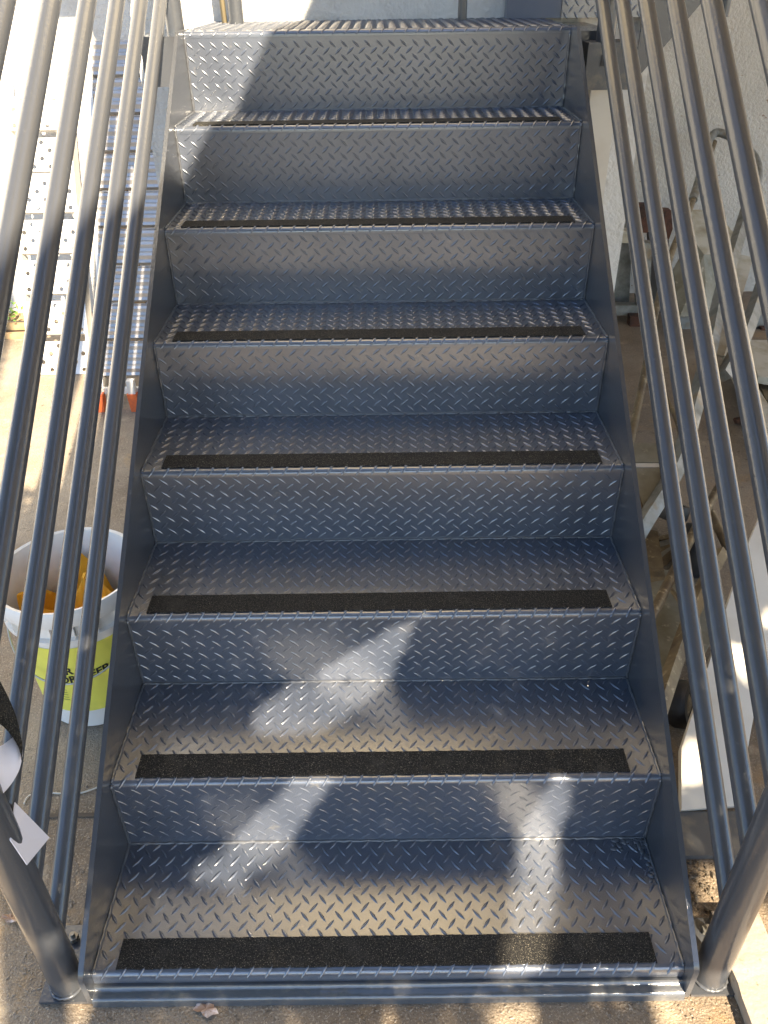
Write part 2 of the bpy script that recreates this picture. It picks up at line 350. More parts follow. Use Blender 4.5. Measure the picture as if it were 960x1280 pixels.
# ------------------------------------------------------------------ railings
OFF = {-1: [.055,.208,.360,.515,.668,.822], 1: [.122,.266,.412,.556,.700,.856]}
XR = .552
def railing(s, label):
    rt = empty('stair_railing', (s*XR,.012,GZ), label, 'railing', )
    sl_ = H/G
    bm = bmesh.new(); tube(bm, [(s*XR,.012,GZ+.008),(s*XR,.012,1.12)], .0275, n=28); fin(bm, 'post', PAINT_BAR, rt, smooth=math.radians(60))
    bm = bmesh.new(); box(bm, (s*XR-.040,-.020,GZ+.0002), (s*XR+.042,.112,GZ+.007))
    fin(bm, 'base_plate', PAINT_BAR, rt, bevel=.002)
    bm = bmesh.new(); n = 48
    tube(bm, [(s*XR+.0285*math.cos(6.2832*i/n),.012+.0285*math.sin(6.2832*i/n),GZ+.0115) for i in range(n+1)], [random.uniform(.0015,.004) for i in range(n+1)], n=7)
    fin(bm, 'weld_bead', WELD, rt, smooth=True)
    for bx, by in ((.012 if s < 0 else .02, .075),):
        bm = bmesh.new(); bmesh.ops.create_cone(bm, cap_ends=True, segments=6, radius1=.009, radius2=.009, depth=.010, matrix=Matrix.Translation((s*XR+s*bx,by+.01,GZ+.015)))
        bmesh.ops.create_cone(bm, cap_ends=True, segments=12, radius1=.004, radius2=.004, depth=.018, matrix=Matrix.Translation((s*XR+s*bx,by+.01,GZ+.02)))
        fin(bm, 'anchor_bolt', GALV, rt)
    for o in OFF[s]:
        bm = bmesh.new(); n = 40
        pts = []
        for q in range(n+1):
            y = .030 + (2.0-.030)*q/n
            pts.append((s*XR + .0003*math.sin(q*.4+o*9), y, y*sl_+o+.0003*math.sin(q*.35+o*20)))
        tube(bm, pts, .0163, n=20); fin(bm, 'rail_bar', PAINT_BAR, rt, smooth=math.radians(60))
    bm = bmesh.new(); tube(bm, [(s*XR,-.05,1.10),(s*XR,2.0,2.0*sl_+1.12)], .022, n=20); fin(bm, 'handrail', PAINT_BAR, rt, smooth=math.radians(60))
    # upper post beside the landing
    yu = 1.90 if s < 0 else 1.70
    xu = s*(.556 if s < 0 else .585)
    zt = yu*sl_+1.1
    bm = bmesh.new(); tube(bm, [(xu,yu,7*H-.09 if s < 0 else 7*H-.03),(xu,yu,zt)], .024, n=24)
    fin(bm, 'upper_post', PAINT_BAR, rt, smooth=math.radians(60))
    return rt
railing(-1, 'left tubular steel stair railing of parallel sloping bars, partly in sunlight')
rr = railing(1, 'right tubular steel stair railing of parallel sloping bars, wholly in shade')
# socket that carries the upper right post
bx = empty('post_socket', (.60,1.72,1.13), 'dark welded steel socket box with a bolt hole at the top right of the stairs', 'bracket')
bm = bmesh.new(); box(bm, (.5365,1.665,1.125), (.652,1.775,1.226))
fin(bm, 'socket_box', STEELPLATE, bx, bevel=.003)
bm = bmesh.new(); box(bm, (.536,1.662,1.2262), (.640,1.778,1.2322)); fin(bm, 'top_plate', STEELPLATE, bx, bevel=.0015)
bm = bmesh.new(); box(bm, (.572,1.6615,1.180), (.606,1.6645,1.205)); fin(bm, 'slot', RUBBER, bx)
bm = bmesh.new(); bmesh.ops.create_cone(bm, cap_ends=True, segments=12, radius1=.0085, radius2=.0085, depth=.008, matrix=Matrix.Translation((.594,1.6595,1.192)) @ Matrix.Rotation(math.pi/2,4,'X'))
fin(bm, 'bolt', GALV, bx, smooth=math.radians(40))
bm = bmesh.new(); box(bm, (.575,1.745,GZ), (.648,1.825,1.1245)); o = fin(bm, 'support_post', BOARD, bevel=.003); rebase(o)
tag(o, 'pale white support post under the dark socket box right of the stairs', 'post')

# railing along the back of the landing
br = empty('landing_railing', (-.08,2.03,LZ), 'grey tubular railing along the back of the top landing', 'railing')
for x in (-.405,.245,1.0):
    bm = bmesh.new(); tube(bm, [(x,2.03,LZ+.001),(x,2.03,2.35)], .021 if x < 0 else .013, n=20); fin(bm, 'post', PAINT_BAR, br, smooth=math.radians(60))
for z in (1.475,1.78,2.07,2.36):
    bm = bmesh.new(); tube(bm, [(-.405,2.03,z),(1.0,2.03,z)], .014, n=16); fin(bm, 'rail_bar', PAINT_BAR, br, smooth=math.radians(60))
bm = bmesh.new(); tube(bm, [(-.445,2.06,LZ+.001),(-.475,2.09,2.2)], .008, n=12); fin(bm, 'tie_rod', mat('tan_rod', (.36,.29,.17), .5), br, smooth=True)

# start of the next flight, right of the landing
nf = empty('upper_stair_flight', (.6,2.3,1.2), 'start of the next steel flight with a diamond plate panel behind the top landing', 'staircase')
bm = bmesh.new(); prism(bm, [Vector(p) for p in ((.378,2.09,LZ+.001),(.540,2.09,LZ+.001),(.540,2.09,1.55),(.378,2.09,1.55))], (0,.03,0)); fin(bm, 'side_plate', BRASS, nf)
bm = bmesh.new(); sweep(bm, [(2.085,LZ+.001),(2.085,1.4),(2.085,1.55)], .5405, .78, .004)
lugs(bm, Vector((.66,2.085,LZ)), XV, ZV, -YV, .24, .28, .008); o = fin(bm, 'riser', PAINT, nf, smooth='raw')
bm = bmesh.new(); prism(bm, [Vector(p) for p in ((.7805,2.08,1.12),(.80,2.08,1.12),(1.35,2.08,1.80),(1.35,2.08,2.1),(.7805,2.08,1.60))], (0,.012,0)); fin(bm, 'stringer', PAINT_BAR, nf)

# ------------------------------------------------------------------ bucket
BC = Vector((-.692,.705,GZ)); BH = .372; RT, RB = .150, .126
bk = empty('plastic_bucket', BC, 'white plastic bucket with a yellow label, left of the stairs behind the railing', 'bucket')
def lathe(bm, prof, c, n=56):
    rings = [[bm.verts.new(c+Vector((r*math.cos(2*math.pi*k/n), r*math.sin(2*math.pi*k/n), z))) for k in range(n)] for r, z in prof]
    for i in range(len(rings)-1):
        for k in range(n): bm.faces.new((rings[i][k], rings[i][(k+1)%n], rings[i+1][(k+1)%n], rings[i+1][k]))
    return rings
bm = bmesh.new()
def rad(z): return RB+(RT-.006-RB)*z/BH
rings = lathe(bm, [(RB-.006,.001),(RB,.006),(rad(.25),.25),(rad(.285),.285),(RT+.002,.287),(RT+.002,.292),(rad(.30)+.001,.294),(rad(.33)+.001,.330),(RT+.006,.332),(RT+.008,.340),(RT+.008,.366),(RT+.004,.372),(RT-.003,.370),(RT-.006,.362),(RB-.008,.012)], BC)
bm.faces.new(rings[0][::-1]); bm.faces.new(rings[-1])
fin(bm, 'shell', PLASTIC, bk, smooth=math.radians(40))
for i in range(20):
    bm = bmesh.new(); a = 2*math.pi*i/20; c, s_ = math.cos(a), math.sin(a)
    Rm = Matrix(((c,-s_,0),(s_,c,0),(0,0,1)))
    box(bm, (rad(.31)+.001,-.0012,.296), (RT+.002,.0012,.330), Rm, BC)
    fin(bm, 'rim_rib', PLASTIC, bk)
def wrap_patch(bm, a0, a1, z0f, z1f, lift, n=30):
    V_ = []
    for q in range(n+1):
        a = a0+(a1-a0)*q/n; col_ = []
        for j in range(5):
            z = z0f(a)+(z1f(a)-z0f(a))*j/4; r = rad(z)+lift
            col_.append(bm.verts.new(BC+Vector((r*math.cos(a), r*math.sin(a), z))))
        V_.append(col_)
    for q in range(n):
        for j in range(4): bm.faces.new((V_[q][j], V_[q+1][j], V_[q+1][j+1], V_[q][j+1]))
D = math.radians
bm = bmesh.new(); wrap_patch(bm, D(-178), D(-12), lambda a: .060, lambda a: .262, .0012); fin(bm, 'label', LABEL, bk, smooth=True)
def wrap_text(txt, size, ang, z, m, name, shear=0., tilt=0.):
    cu_ = bpy.data.curves.new('text', 'FONT'); cu_.body = txt; cu_.size = size; cu_.shear = shear; cu_.offset = .0008; cu_.align_x = 'LEFT'
    ob = bpy.data.objects.new('text', cu_); COL.objects.link(ob)
    bpy.context.view_layer.update()
    me = bpy.data.meshes.new_from_object(ob.evaluated_get(bpy.context.evaluated_depsgraph_get()))
    bpy.data.objects.remove(ob); bpy.data.curves.remove(cu_)
    me.name = name
    for v in me.vertices:
        x, y = v.co.x, v.co.y
        zz = z + y + tilt*x; r = rad(zz)+.0020; a = ang + x/r
        v.co = BC+Vector((r*math.cos(a), r*math.sin(a), zz))
    me.materials.clear(); return link(name, me, m, bk)
wrap_text('PER', .028, D(-103), .180, INK, 'lettering', tilt=.12)
wrap_text('FOR DEEP', .028, D(-105), .152, INK, 'lettering', tilt=.17)
for i in range(5):
    bm = bmesh.new(); zz = .132-i*.008; wrap_patch(bm, D(-118), D(-96), lambda a: zz, lambda a: zz+.0022, .0018, n=12); fin(bm, 'print_line', INKG, bk)
bm = bmesh.new(); pts = []
for q in range(31):
    a = D(-185)+D(190)*q/30; z = .300-.125*math.sin(math.pi*q/30)
    r = rad(z)+.010+.012*math.sin(math.pi*q/30); pts.append(BC+Vector((r*math.cos(a), r*math.sin(a), z)))
tube(bm, pts, .0022, n=8); fin(bm, 'handle', mat('handle_wire', (.45,.45,.42), .4, metal=.6), bk, smooth=True)
# cloth crumpled in the bucket
bm = bmesh.new(); n = 22; V_ = []
for i in range(n):
    row = []
    for j in range(n):
        x = (i/(n-1)-.5)*2; y = (j/(n-1)-.5)*2; r = math.hypot(x, y); m_ = max(abs(x), abs(y), 1e-6); 
        k_ = m_/max(r, 1e-6); X_, Y_ = x*k_*.118, y*k_*.118
        z = .235 + .045*math.sin(x*4.2+y*2.1) + .03*math.sin(y*7-x*3) + .02*abs(math.sin(x*9)) + .03*max(0,X_*8)
        row.append(bm.verts.new(BC+Vector((X_, Y_, z))))
    V_.append(row)
for i in range(n-1):
    for j in range(n-1): bm.faces.new((V_[i][j], V_[i+1][j], V_[i+1][j+1], V_[i][j+1]))
ex_ = bmesh.ops.extrude_face_region(bm, geom=bm.faces[:])
for v in [g_ for g_ in ex_['geom'] if isinstance(g_, bmesh.types.BMVert)]: v.co.z -= .004
o = fin(bm, 'cloth', CLOTH, smooth=D(35)); rebase(o)
tag(o, 'crumpled orange yellow cloth lying inside the white bucket', 'cloth')

# ------------------------------------------------------------------ left ladders
def cells(bm, O, X, Y, N, nx, ny, cs, r, test, t=.002):
    """sheet of square cells, each with or without a round hole"""
    for i in range(nx):
        for j in range(ny):
            c = O + X*((i+.5)*cs) + Y*((j+.5)*cs); h_ = cs/2
            if test(i, j):
                sq = [(1,0),(1,1),(0,1),(-1,1),(-1,0),(-1,-1),(0,-1),(1,-1)]
                a = [bm.verts.new(c+X*(p*h_)+Y*(q*h_)) for p, q in sq]
                b = [bm.verts.new(c+X*(math.cos(k*math.pi/4)*r)+Y*(math.sin(k*math.pi/4)*r)) for k in range(8)]
                d = [bm.verts.new(v.co-N*.006) for v in b]
                for k in range(8):
                    bm.faces.new((a[k], a[(k+1)%8], b[(k+1)%8], b[k])); bm.faces.new((b[k], b[(k+1)%8], d[(k+1)%8], d[k]))
            else:
                bm.faces.new([bm.verts.new(c+X*(p*h_)+Y*(q*h_)) for p, q in ((-1,-1),(1,-1),(1,1),(-1,1))])
def step_ladder(base, top, width, ntr, pitch, face, first, kind, label, group):
    base, top = Vector(base), Vector(top); d = (top-base).normalized(); X = Vector((1,0,0)); N = X.cross(d)
    root = empty('step_ladder', base, label, 'ladder', group)
    L_ = (top-base).length
    for s in (-1,1):
        bm = bmesh.new(); barbox(bm, base+X*s*(width/2+.006)+N*-.03, top+X*s*(width/2+.006)+N*-.03, .012, .07, X); fin(bm, 'stile', ALU, root, bevel=.002)
    tilt = .05
    Yd = (d*math.cos(tilt)+N*-math.sin(tilt)).normalized(); Nd = X.cross(Yd)
    for i in range(ntr):
        O = base + d*(first+i*pitch) - X*(width/2)
        bm = bmesh.new()
        if kind == 'holes':
            nx = 7; cs = width/nx; ny = max(3, round(face/cs))
            cells(bm, O, X, Yd, Nd, nx, ny, cs, .0105, lambda i_, j_: (i_+j_) % 2 == 0)
            f_ = ny*cs
        else:
            f_ = face; nr = 12
            hs = [0,0,.012,.012,0,0,.012,.012,0,0,.012,.012,0]
            prev = None
            for q in range(nr+1):
                p_ = O + Yd*(f_*q/nr) + Nd*hs[q]; a, b = bm.verts.new(p_), bm.verts.new(p_+X*width)
                if prev: bm.faces.new((prev[0], prev[1], b, a))
                prev = (a, b)
        # front lip and back lip
        for yy in (0, f_):
            p_ = O+Yd*yy
            barbox(bm, p_-Nd*.012, p_-Nd*.012+X*width, .024, .003, Nd)
        bmesh.ops.remove_doubles(bm, verts=bm.verts[:], dist=.0002)
        fin(bm, 'tread', ALU if kind == 'holes' else ALU2, root)
    return root, d, N
LA, dA, nA = step_ladder((-1.40,2.545,GZ), (-1.47,3.22,1.06), .245, 7, .1735, .15, .005, 'holes', 'blindingly sunlit step ladder with round-holed treads leaning on the white wall', None)
LB, dB, nB = step_ladder((-.955,2.24,GZ+.02), (-.98,3.05,1.20), .33, 9, .150, .135, .105, 'ribs', 'aluminium step ladder with ribbed treads and orange feet, beside the stairs', None)
for s in (-1,1):
    for dx, yy in ((.165,2.20),(.03,2.20)):
        x = -.955+s*dx
        bm = bmesh.new(); box(bm, (x-.014,yy-.012,GZ+.045), (x+.014,yy+.016,GZ+.13)); fin(bm, 'leg', ALU, LB, bevel=.002)
        bm = bmesh.new(); vs = box(bm, (x-.019,yy-.018,GZ+.001), (x+.019,yy+.022,GZ+.075))
        for v in vs:
            if v.co.z < GZ+.01: v.co.x = x+(v.co.x-x)*.72
        fin(bm, 'foot', ORANGE, LB, bevel=.002)
bm = bmesh.new(); box(bm, (-1.12,2.212,GZ+.066), (-.79,2.228,GZ+.090)); fin(bm, 'spreader_bar', ALU, LB, bevel=.002)
# timber leaning behind the ladders
bm = bmesh.new(); barbox(bm, (-1.19,3.12,GZ), (-1.205,3.27,1.10), .075, .018); o = fin(bm, 'timber_board', TIMBER, bevel=.001); rebase(o)
tag(o, 'tan timber board leaning upright between the two step ladders on the left', 'board')
for i, (y, z, w_) in enumerate(((3.16,GZ+.035,.045),(3.06,GZ+.024,.04),(2.97,GZ+.0125,.03))):
    bm = bmesh.new(); barbox(bm, (-2.6,y,z), (-1.72+.02*i,y+.01,z), .024, w_, Vector((0,0,1))); o = fin(bm, 'timber_board', TIMBER, bevel=.001); rebase(o)
    tag(o, ('tan timber length on the ground at far left, against the white wall','tan timber length at far left, the middle one of three','tan timber length at far left, nearest to the stairs')[i], 'board', 'timbers on the ground at far left')
# weed
bm = bmesh.new()
for i in range(160):
    c = Vector((-1.86+random.gauss(0,.06), 3.10+random.gauss(0,.04), GZ+.05+random.random()*.09))
    a = random.random()*6.28; U = Vector((math.cos(a), math.sin(a), random.uniform(-.3,.7))).normalized(); Wv = U.cross(Vector((random.random(),random.random(),1))).normalized()
    l_, w_ = random.uniform(.012,.026), random.uniform(.004,.009)
    bm.faces.new([bm.verts.new(c+U*p*l_+Wv*q*w_) for p, q in ((-1,0),(0,1),(1,0),(0,-1))])
wd = empty('weed', (-1.86,3.10,GZ), 'small green weed growing by the timbers at far left', 'plant')
tag(fin(bm, 'leaves', mat('weed_leaf', (.10,.20,.03), .6), wd, smooth='raw'), kind='stuff')

# cable on the ground
bm = bmesh.new(); pl = ((0,0,1), GZ+.003)
tube(bm, smooth_path([at(x,y,*pl) for x,y in ((30,1005),(36,995),(52,991),(90,992),(112,988),(150,972))], 6), .0019, n=6)
o = fin(bm, 'cable', CABLE, smooth=True); rebase(o); tag(o, 'thin white cable lying on the concrete behind the left railing', 'cable')

# curled grip tape with its white backing, hanging over the lower left bars
bm = bmesh.new()
tp = empty('grip_tape_offcut', (-.60,.10,.52), 'curled offcut of black grip tape with white backing at the left edge', 'tape')
PLX = ((1,0,0), -.605)
def ribbon(bm, path, wv, th=.0008):
    vs = []
    for i, p in enumerate(path):
        d = (path[min(i+1,len(path)-1)]-path[max(i-1,0)]).normalized(); n_ = d.cross(wv).normalized()
        vs.append([bm.verts.new(p+a*wv/2+b*n_*th/2) for a, b in ((-1,-1),(1,-1),(1,1),(-1,1))])
    for i in range(len(vs)-1):
        for k in range(4): bm.faces.new((vs[i][k], vs[i][(k+1)%4], vs[i+1][(k+1)%4], vs[i+1][k]))
    bm.faces.new(vs[0]); bm.faces.new(vs[-1][::-1])
def plate3(bm, pts, th):
    P_ = [Vector(p) for p in pts]; n_ = (P_[1]-P_[0]).cross(P_[2]-P_[0]).normalized(); prism(bm, P_, n_*th)
# loop of tape: outer black band coming down, turning under and showing the white side
P0 = [at(x,y,(1,0,0),v) for x,y,v in ((-22,815,-.545),(-6,842,-.535),(10,872,-.525),(21,900,-.518),(27,930,-.514),(27,950,-.513))]
P1 = [at(x,y,(1,0,0),v) for x,y,v in ((-32,890,-.545),(-14,900,-.535),(0,905,-.525),(13,918,-.518),(23,934,-.514),(27,951,-.513))]
bm = bmesh.new()
def strip_between(bm, A, B, th, nrm):
    A, B = smooth_path(A, 5), smooth_path(B, 5)
    t_ = [(bm.verts.new(a), bm.verts.new(b)) for a, b in zip(A, B)]; b_ = [(bm.verts.new(a+nrm*th), bm.verts.new(b+nrm*th)) for a, b in zip(A, B)]
    for i in range(len(t_)-1):
        bm.faces.new((t_[i][0],t_[i+1][0],t_[i+1][1],t_[i][1])); bm.faces.new((b_[i][0],b_[i][1],b_[i+1][1],b_[i+1][0]))
        bm.faces.new((t_[i][0],b_[i][0],b_[i+1][0],t_[i+1][0])); bm.faces.new((t_[i][1],t_[i+1][1],b_[i+1][1],b_[i][1]))
strip_between(bm, P0, P1, .0012, Vector((0,.9,-.4))); fin(bm, 'grit_face', GRIT, tp, smooth=True)
Q0 = [at(x,y,(1,0,0),v) for x,y,v in ((27,930,-.514),(22,918,-.518),(12,925,-.524),(0,933,-.53),(-20,940,-.54))]
Q1 = [at(x,y,(1,0,0),v) for x,y,v in ((28,944,-.514),(24,962,-.517),(14,980,-.522),(0,995,-.528),(-20,1005,-.538))]
bm = bmesh.new(); strip_between(bm, Q0, Q1, .0010, Vector((0,.9,-.4))); fin(bm, 'backing_face', PAPER, tp, smooth=True)
bm = bmesh.new(); plate3(bm, [at(x,y,(1,0,0),v) for x,y,v in ((19,1003,-.531),(62,1047,-.522),(34,1081,-.519),(13,1050,-.527))], .0012)
o = fin(bm, 'paper_scrap', PAPER); rebase(o); tag(o, 'folded white scrap of backing paper caught in the left railing bars', 'paper')

# ------------------------------------------------------------------ clutter right of the stairs
# metal stand with rusty ends against the wall
PY = lambda v: ((0,1,0), v)
st = empty('metal_stand', (.95,3.1,GZ), 'low galvanised metal stand with rusty tube ends against the stucco wall', 'stand')
def quadbar(parent, name, pts, depth, m, v, bev=.002):
    bm = bmesh.new(); prism(bm, [at(x,y,*PY(v)) for x,y in pts], (0,depth,0)); return fin(bm, name, m, parent, bevel=bev)
quadbar(st, 'top_rail', ((738,289),(800,289),(801,304),(738,303)), .06, TRAY, 3.12)
quadbar(st, 'back_rail', ((738,279),(798,279),(799,288),(738,288)), .03, GALV, 3.30)
quadbar(st, 'back_panel', ((740,304),(790,304),(786,382),(742,382)), .02, GALV, 3.22)
quadbar(st, 'leg', ((796,304),(815,304),(812,395),(797,395)), .05, GALV, 3.10)
quadbar(st, 'bottom_rail', ((740,382),(797,382),(798,394),(740,395)), .05, GALV, 3.08)
quadbar(st, 'bottom_rail', ((838,391),(975,395),(975,409),(838,412)), .06, GALV, 2.98)
for pts, v in ((((788,396),(803,396),(801,418),(786,418)),3.02),(((952,410),(968,410),(968,431),(952,431)),2.95),(((799,256),(813,256),(810,291),(801,291)),3.15),(((826,262),(839,263),(841,286),(836,300),(828,290)),3.15),(((848,412),(868,412),(868,436),(850,436)),2.98),(((938,409),(951,409),(951,434),(936,434)),2.97)):
    quadbar(st, 'tube_end', pts, .05, RUST if pts[0][0] < 840 or pts[0][0] > 950 else RUBBER, v)
quadbar(st, 'rust_block', ((812,291),(836,300),(836,395),(815,395)), .05, mat('dark_steel', (.07,.06,.05), .7), 3.2)  # block in one even dark brown-grey steel colour

# folded sheet metal tray
tr = empty('sheet_metal_tray', (1.25,2.8,.2), 'cream folded sheet metal tray propped among the frames by the stucco wall', 'tray')
TP = {'a': at(856,262,*PY(3.25)), 'b': at(892,262,*PY(3.25)), 'c': at(922,296,*PY(3.02)), 'd': at(920,318,*PY(2.95)), 'e': at(880,318,*PY(2.95)), 'f': at(864,296,*PY(3.05)),
      'g': at(902,372,*PY(2.90)), 'h': at(884,394,*PY(2.78)), 'i': at(850,396,*PY(2.78)), 'j': at(842,336,*PY(3.0)), 'k': at(866,312,*PY(3.0))}
for nm, ks, m in (('top_flange','abcdef',TRAY),('side','edgh',DULL),('floor','fehij',DULL)):
    bm = bmesh.new(); P_ = [TP[q] for q in ks]
    c = sum(P_, Vector())/len(P_); a = [bm.verts.new(p) for p in P_]; b = [bm.verts.new(p+Vector((0,.008,-.006))) for p in P_]
    n_ = len(a)
    f1 = bm.faces.new(a[::-1]); f2 = bm.faces.new(b)
    for i in range(n_): bm.faces.new((a[i], a[(i+1)%n_], b[(i+1)%n_], b[i]))
    bmesh.ops.triangulate(bm, faces=[f1, f2]); fin(bm, nm, m, tr)

# long ladder leaning low against the wall
LP = ((0,-.31,1), -.2625)            # its plane
ld = empty('old_hoop_ladder', at(800,640,*LP), 'old galvanised ladder with a hoop top leaning low behind the right railing', 'ladder')
def tb(parent, name, pts, r, m, pl=LP, sm=6, n=14):
    bm = bmesh.new(); P_ = [at(x,y,*pl) for x,y in pts]; tube(bm, smooth_path(P_, sm) if len(P_) > 2 else P_, r, n=n); return fin(bm, name, m, parent, smooth=D(60))
tb(ld, 'stile', ((940,238),(932,268),(903,362),(888,432),(868,510),(846,584),(802,658),(776,705)), .026, GALV, n=4)
tb(ld, 'stile', ((893,178),(862,262),(841,312),(822,379),(806,465),(788,552),(772,620)), .012, OLD)
tb(ld, 'hoop', ((866,250),(880,205),(889,172),(900,166),(925,178),(944,198),(948,222),(940,238)), .018, GALV)
def pl4(parent, name, pts, th, m, pl=LP):
    bm = bmesh.new(); plate3(bm, [at(x,y,*pl) for x,y in pts], th); return fin(bm, name, m, parent, bevel=.001)
LP2 = ((0,-.31,1), -.2825)
pl4(ld, 'channel', ((925,318),(942,322),(905,445),(890,442)), .006, TRAY, LP2)
pl4(ld, 'tread', ((788,554),(850,554),(846,578),(786,578)), .006, DULL, LP2)
pl4(ld, 'tread', ((785,585),(845,585),(818,640),(800,650)), .006, DULL, LP2)
pl4(ld, 'tread_edge', ((786,579),(846,579),(845,584),(785,584)), .014, BOARD, LP2)
tb(ld, 'brace', ((829,490),(850,540),(842,590)), .008, OLD, LP2)
tb(ld, 'brace', ((955,352),(932,416),(905,470)), .026, GALV, n=4)
tb(ld, 'brace', ((786,590),(808,660)), .010, OLD, LP2)

# trolley with wheels nearer the foot of the stairs
GP = ((0,0,1), .02); GP1 = ((0,0,1), .09)
tl = empty('old_trolley', at(850,760,(0,0,1),GZ), 'old two-wheeled trolley with weathered tubes lying beside the right stringer', 'trolley')
tb(tl, 'tube', ((905,598),(868,664),(815,770),(800,800)), .013, OLD, GP1)
tb(tl, 'tube', ((902,690),(876,740),(854,798),(830,868),(812,925)), .019, OLD, GP1, n=4)
tb(tl, 'tube', ((888,640),(912,690)), .013, OLD, GP)
tb(tl, 'tube', ((838,735),(862,775),(872,830)), .006, OLD, GP)
pl4(tl, 'plate', ((796,716),(838,712),(870,775),(826,850),(806,800)), .006, DULL, ((0,0,1), .0))
pl4(tl, 'plate', ((798,658),(822,664),(832,724),(806,730)), .006, OLD, ((0,0,1), .0))
pl4(tl, 'plate', ((880,735),(896,742),(890,800),(864,846),(866,792)), .006, DULL, ((0,0,1), .0))
def wheel(px, py, r, wdt, ax, z):
    c = at(px, py, (0,0,1), z); ax = Vector(ax).normalized(); a, b = frame_of(ax); n = 30
    bm = bmesh.new(); prof = [(r*.62,-wdt*.5),(r*.9,-wdt*.5),(r,-wdt*.25),(r,wdt*.25),(r*.9,wdt*.5),(r*.62,wdt*.5)]
    rg = [[bm.verts.new(c+ax*h_+(a*math.cos(2*math.pi*k/n)+b*math.sin(2*math.pi*k/n))*rr_) for k in range(n)] for rr_, h_ in prof]
    for i in range(len(rg)):
        for k in range(n): bm.faces.new((rg[i][k], rg[i][(k+1)%n], rg[(i+1)%len(rg)][(k+1)%n], rg[(i+1)%len(rg)][k]))
    wobj = fin(bm, 'wheel', RUBBER, tl, smooth=D(35))
    bm = bmesh.new(); prof = [(r*.1,wdt*.42),(r*.3,wdt*.40),(r*.63,wdt*.2),(r*.63,-wdt*.3),(r*.1,-wdt*.42)]
    rg = [[bm.verts.new(c+ax*h_+(a*math.cos(2*math.pi*k/n)+b*math.sin(2*math.pi*k/n))*rr_) for k in range(n)] for rr_, h_ in prof]
    for i in range(len(rg)-1):
        for k in range(n): bm.faces.new((rg[i][k], rg[i][(k+1)%n], rg[i+1][(k+1)%n], rg[i+1][k]))
    bm.faces.new(rg[0]); bm.faces.new(rg[-1][::-1])
    fin(bm, 'hub', OLD, wobj, smooth=D(35))
wheel(868, 688, .080, .06, (.9,-.3,.25), .005)
wheel(852, 880, .055, .045, (.8,-.5,.35), .0)
wheel(842, 640, .045, .05, (.25,.35,.9), .02)
for i in range(5):
    bm = bmesh.new(); c = at(832,672+i*7,(0,0,1),-.02); R3 = Matrix.Rotation(.3+i*.12,3,'Z') @ Matrix.Rotation(.1*i-.2,3,'X')
    box(bm, (-.045,-.012,-.003), (.045,.012,.003), R3, c); fin(bm, 'strap', GALV if i % 2 else OLD, tl)
# planks on the right
def gplank(pts, th, m, label, nm='timber_board', cat='board', z=GZ+.05, slope=0):
    bm = bmesh.new(); P_ = [at(x,y,(0,0,1),z) for x,y in pts]; prism(bm, P_, (0,0,-th)); o = fin(bm, nm, m, bevel=.001); rebase(o); return tag(o, label, cat)
gplank(((903,438),(914,430),(985,545),(972,580)), .03, TRAY, 'cream board lying under the right railing by the hoop ladder', z=GZ+.08)
gplank(((930,425),(990,425),(990,478),(948,470)), .03, TRAY, 'pale board lying by the stucco wall at the right edge', z=GZ+.10)
gplank(((944,468),(990,476),(990,520),(958,500)), .02, OLD, 'dark brown offcut lying on the pale board at the right edge', 'offcut', 'offcut', z=GZ+.05)
bm = bmesh.new(); bmesh.ops.create_icosphere(bm, subdivisions=2, radius=.02, matrix=Matrix.Translation(at(923,526,(0,0,1),GZ+.015)) @ Matrix.Diagonal((1,.8,.7,1)))
for v in bm.verts: v.co += Vector([random.uniform(-.003,.003) for _ in range(3)])
o = fin(bm, 'rusty_nut', RUST); rebase(o); tag(o, 'small rusty lump of metal on the ground between the right bars', 'nut')
# white board
BP = ((0,-.42,1), -.055-.42*.33)
bm = bmesh.new(); plate3(bm, [at(x,y,*BP) for x,y in ((848,1016),(848,939),(889,813),(906,759),(933,681),(1010,500),(1040,620),(985,765),(953,850),(938,896),(917,1010))], -.022)
o = fin(bm, 'white_board', BOARD, bevel=.002); rebase(o); tag(o, 'long white painted board lying at a slope beyond the lower right railing', 'board')
bm = bmesh.new(); box(bm, (.575,.232,GZ+.0002), (.76,.330,GZ+.012)); o = fin(bm, 'floor_plate', STEELPLATE, bevel=.002); rebase(o); tag(o, 'dark steel plate flat on the ground under the end of the white board', 'plate')
# pale kerb
bm = bmesh.new(); vs = box(bm, (.586,-.9,GZ+.0002), (.672,.112,GZ+.030))
bmesh.ops.subdivide_edges(bm, edges=[e for e in bm.edges if e.calc_length() > .5], cuts=40)
for v in bm.verts: v.co += Vector((random.uniform(-.002,.002), 0, random.uniform(-.001,.001)))
o = fin(bm, 'concrete_kerb', CURB, bevel=.002); rebase(o); tag(o, 'pale concrete kerb strip at the foot of the right railing', 'kerb')
# broken concrete behind the base plate
bm = bmesh.new()
for i in range(150):
    c = Vector((random.uniform(.545,.66), random.uniform(.125,.228), GZ+.002))
    bmesh.ops.create_icosphere(bm, subdivisions=1, radius=random.choice((.0015,.002,.003,.004,.007))*random.uniform(.7,1.1), matrix=Matrix.Translation(c) @ Matrix.Rotation(random.random()*3,4,'Z') @ Matrix.Diagonal((1,.8,.6,1)))
for v in bm.verts: v.co += Vector([random.uniform(-.0015,.0015) for _ in range(3)])
tag(fin(bm, 'rubble', mat('rubble', (.22,.18,.13), .9, noise=((.08,.06,.04), 60, 4, .4, .6))), kind='stuff')
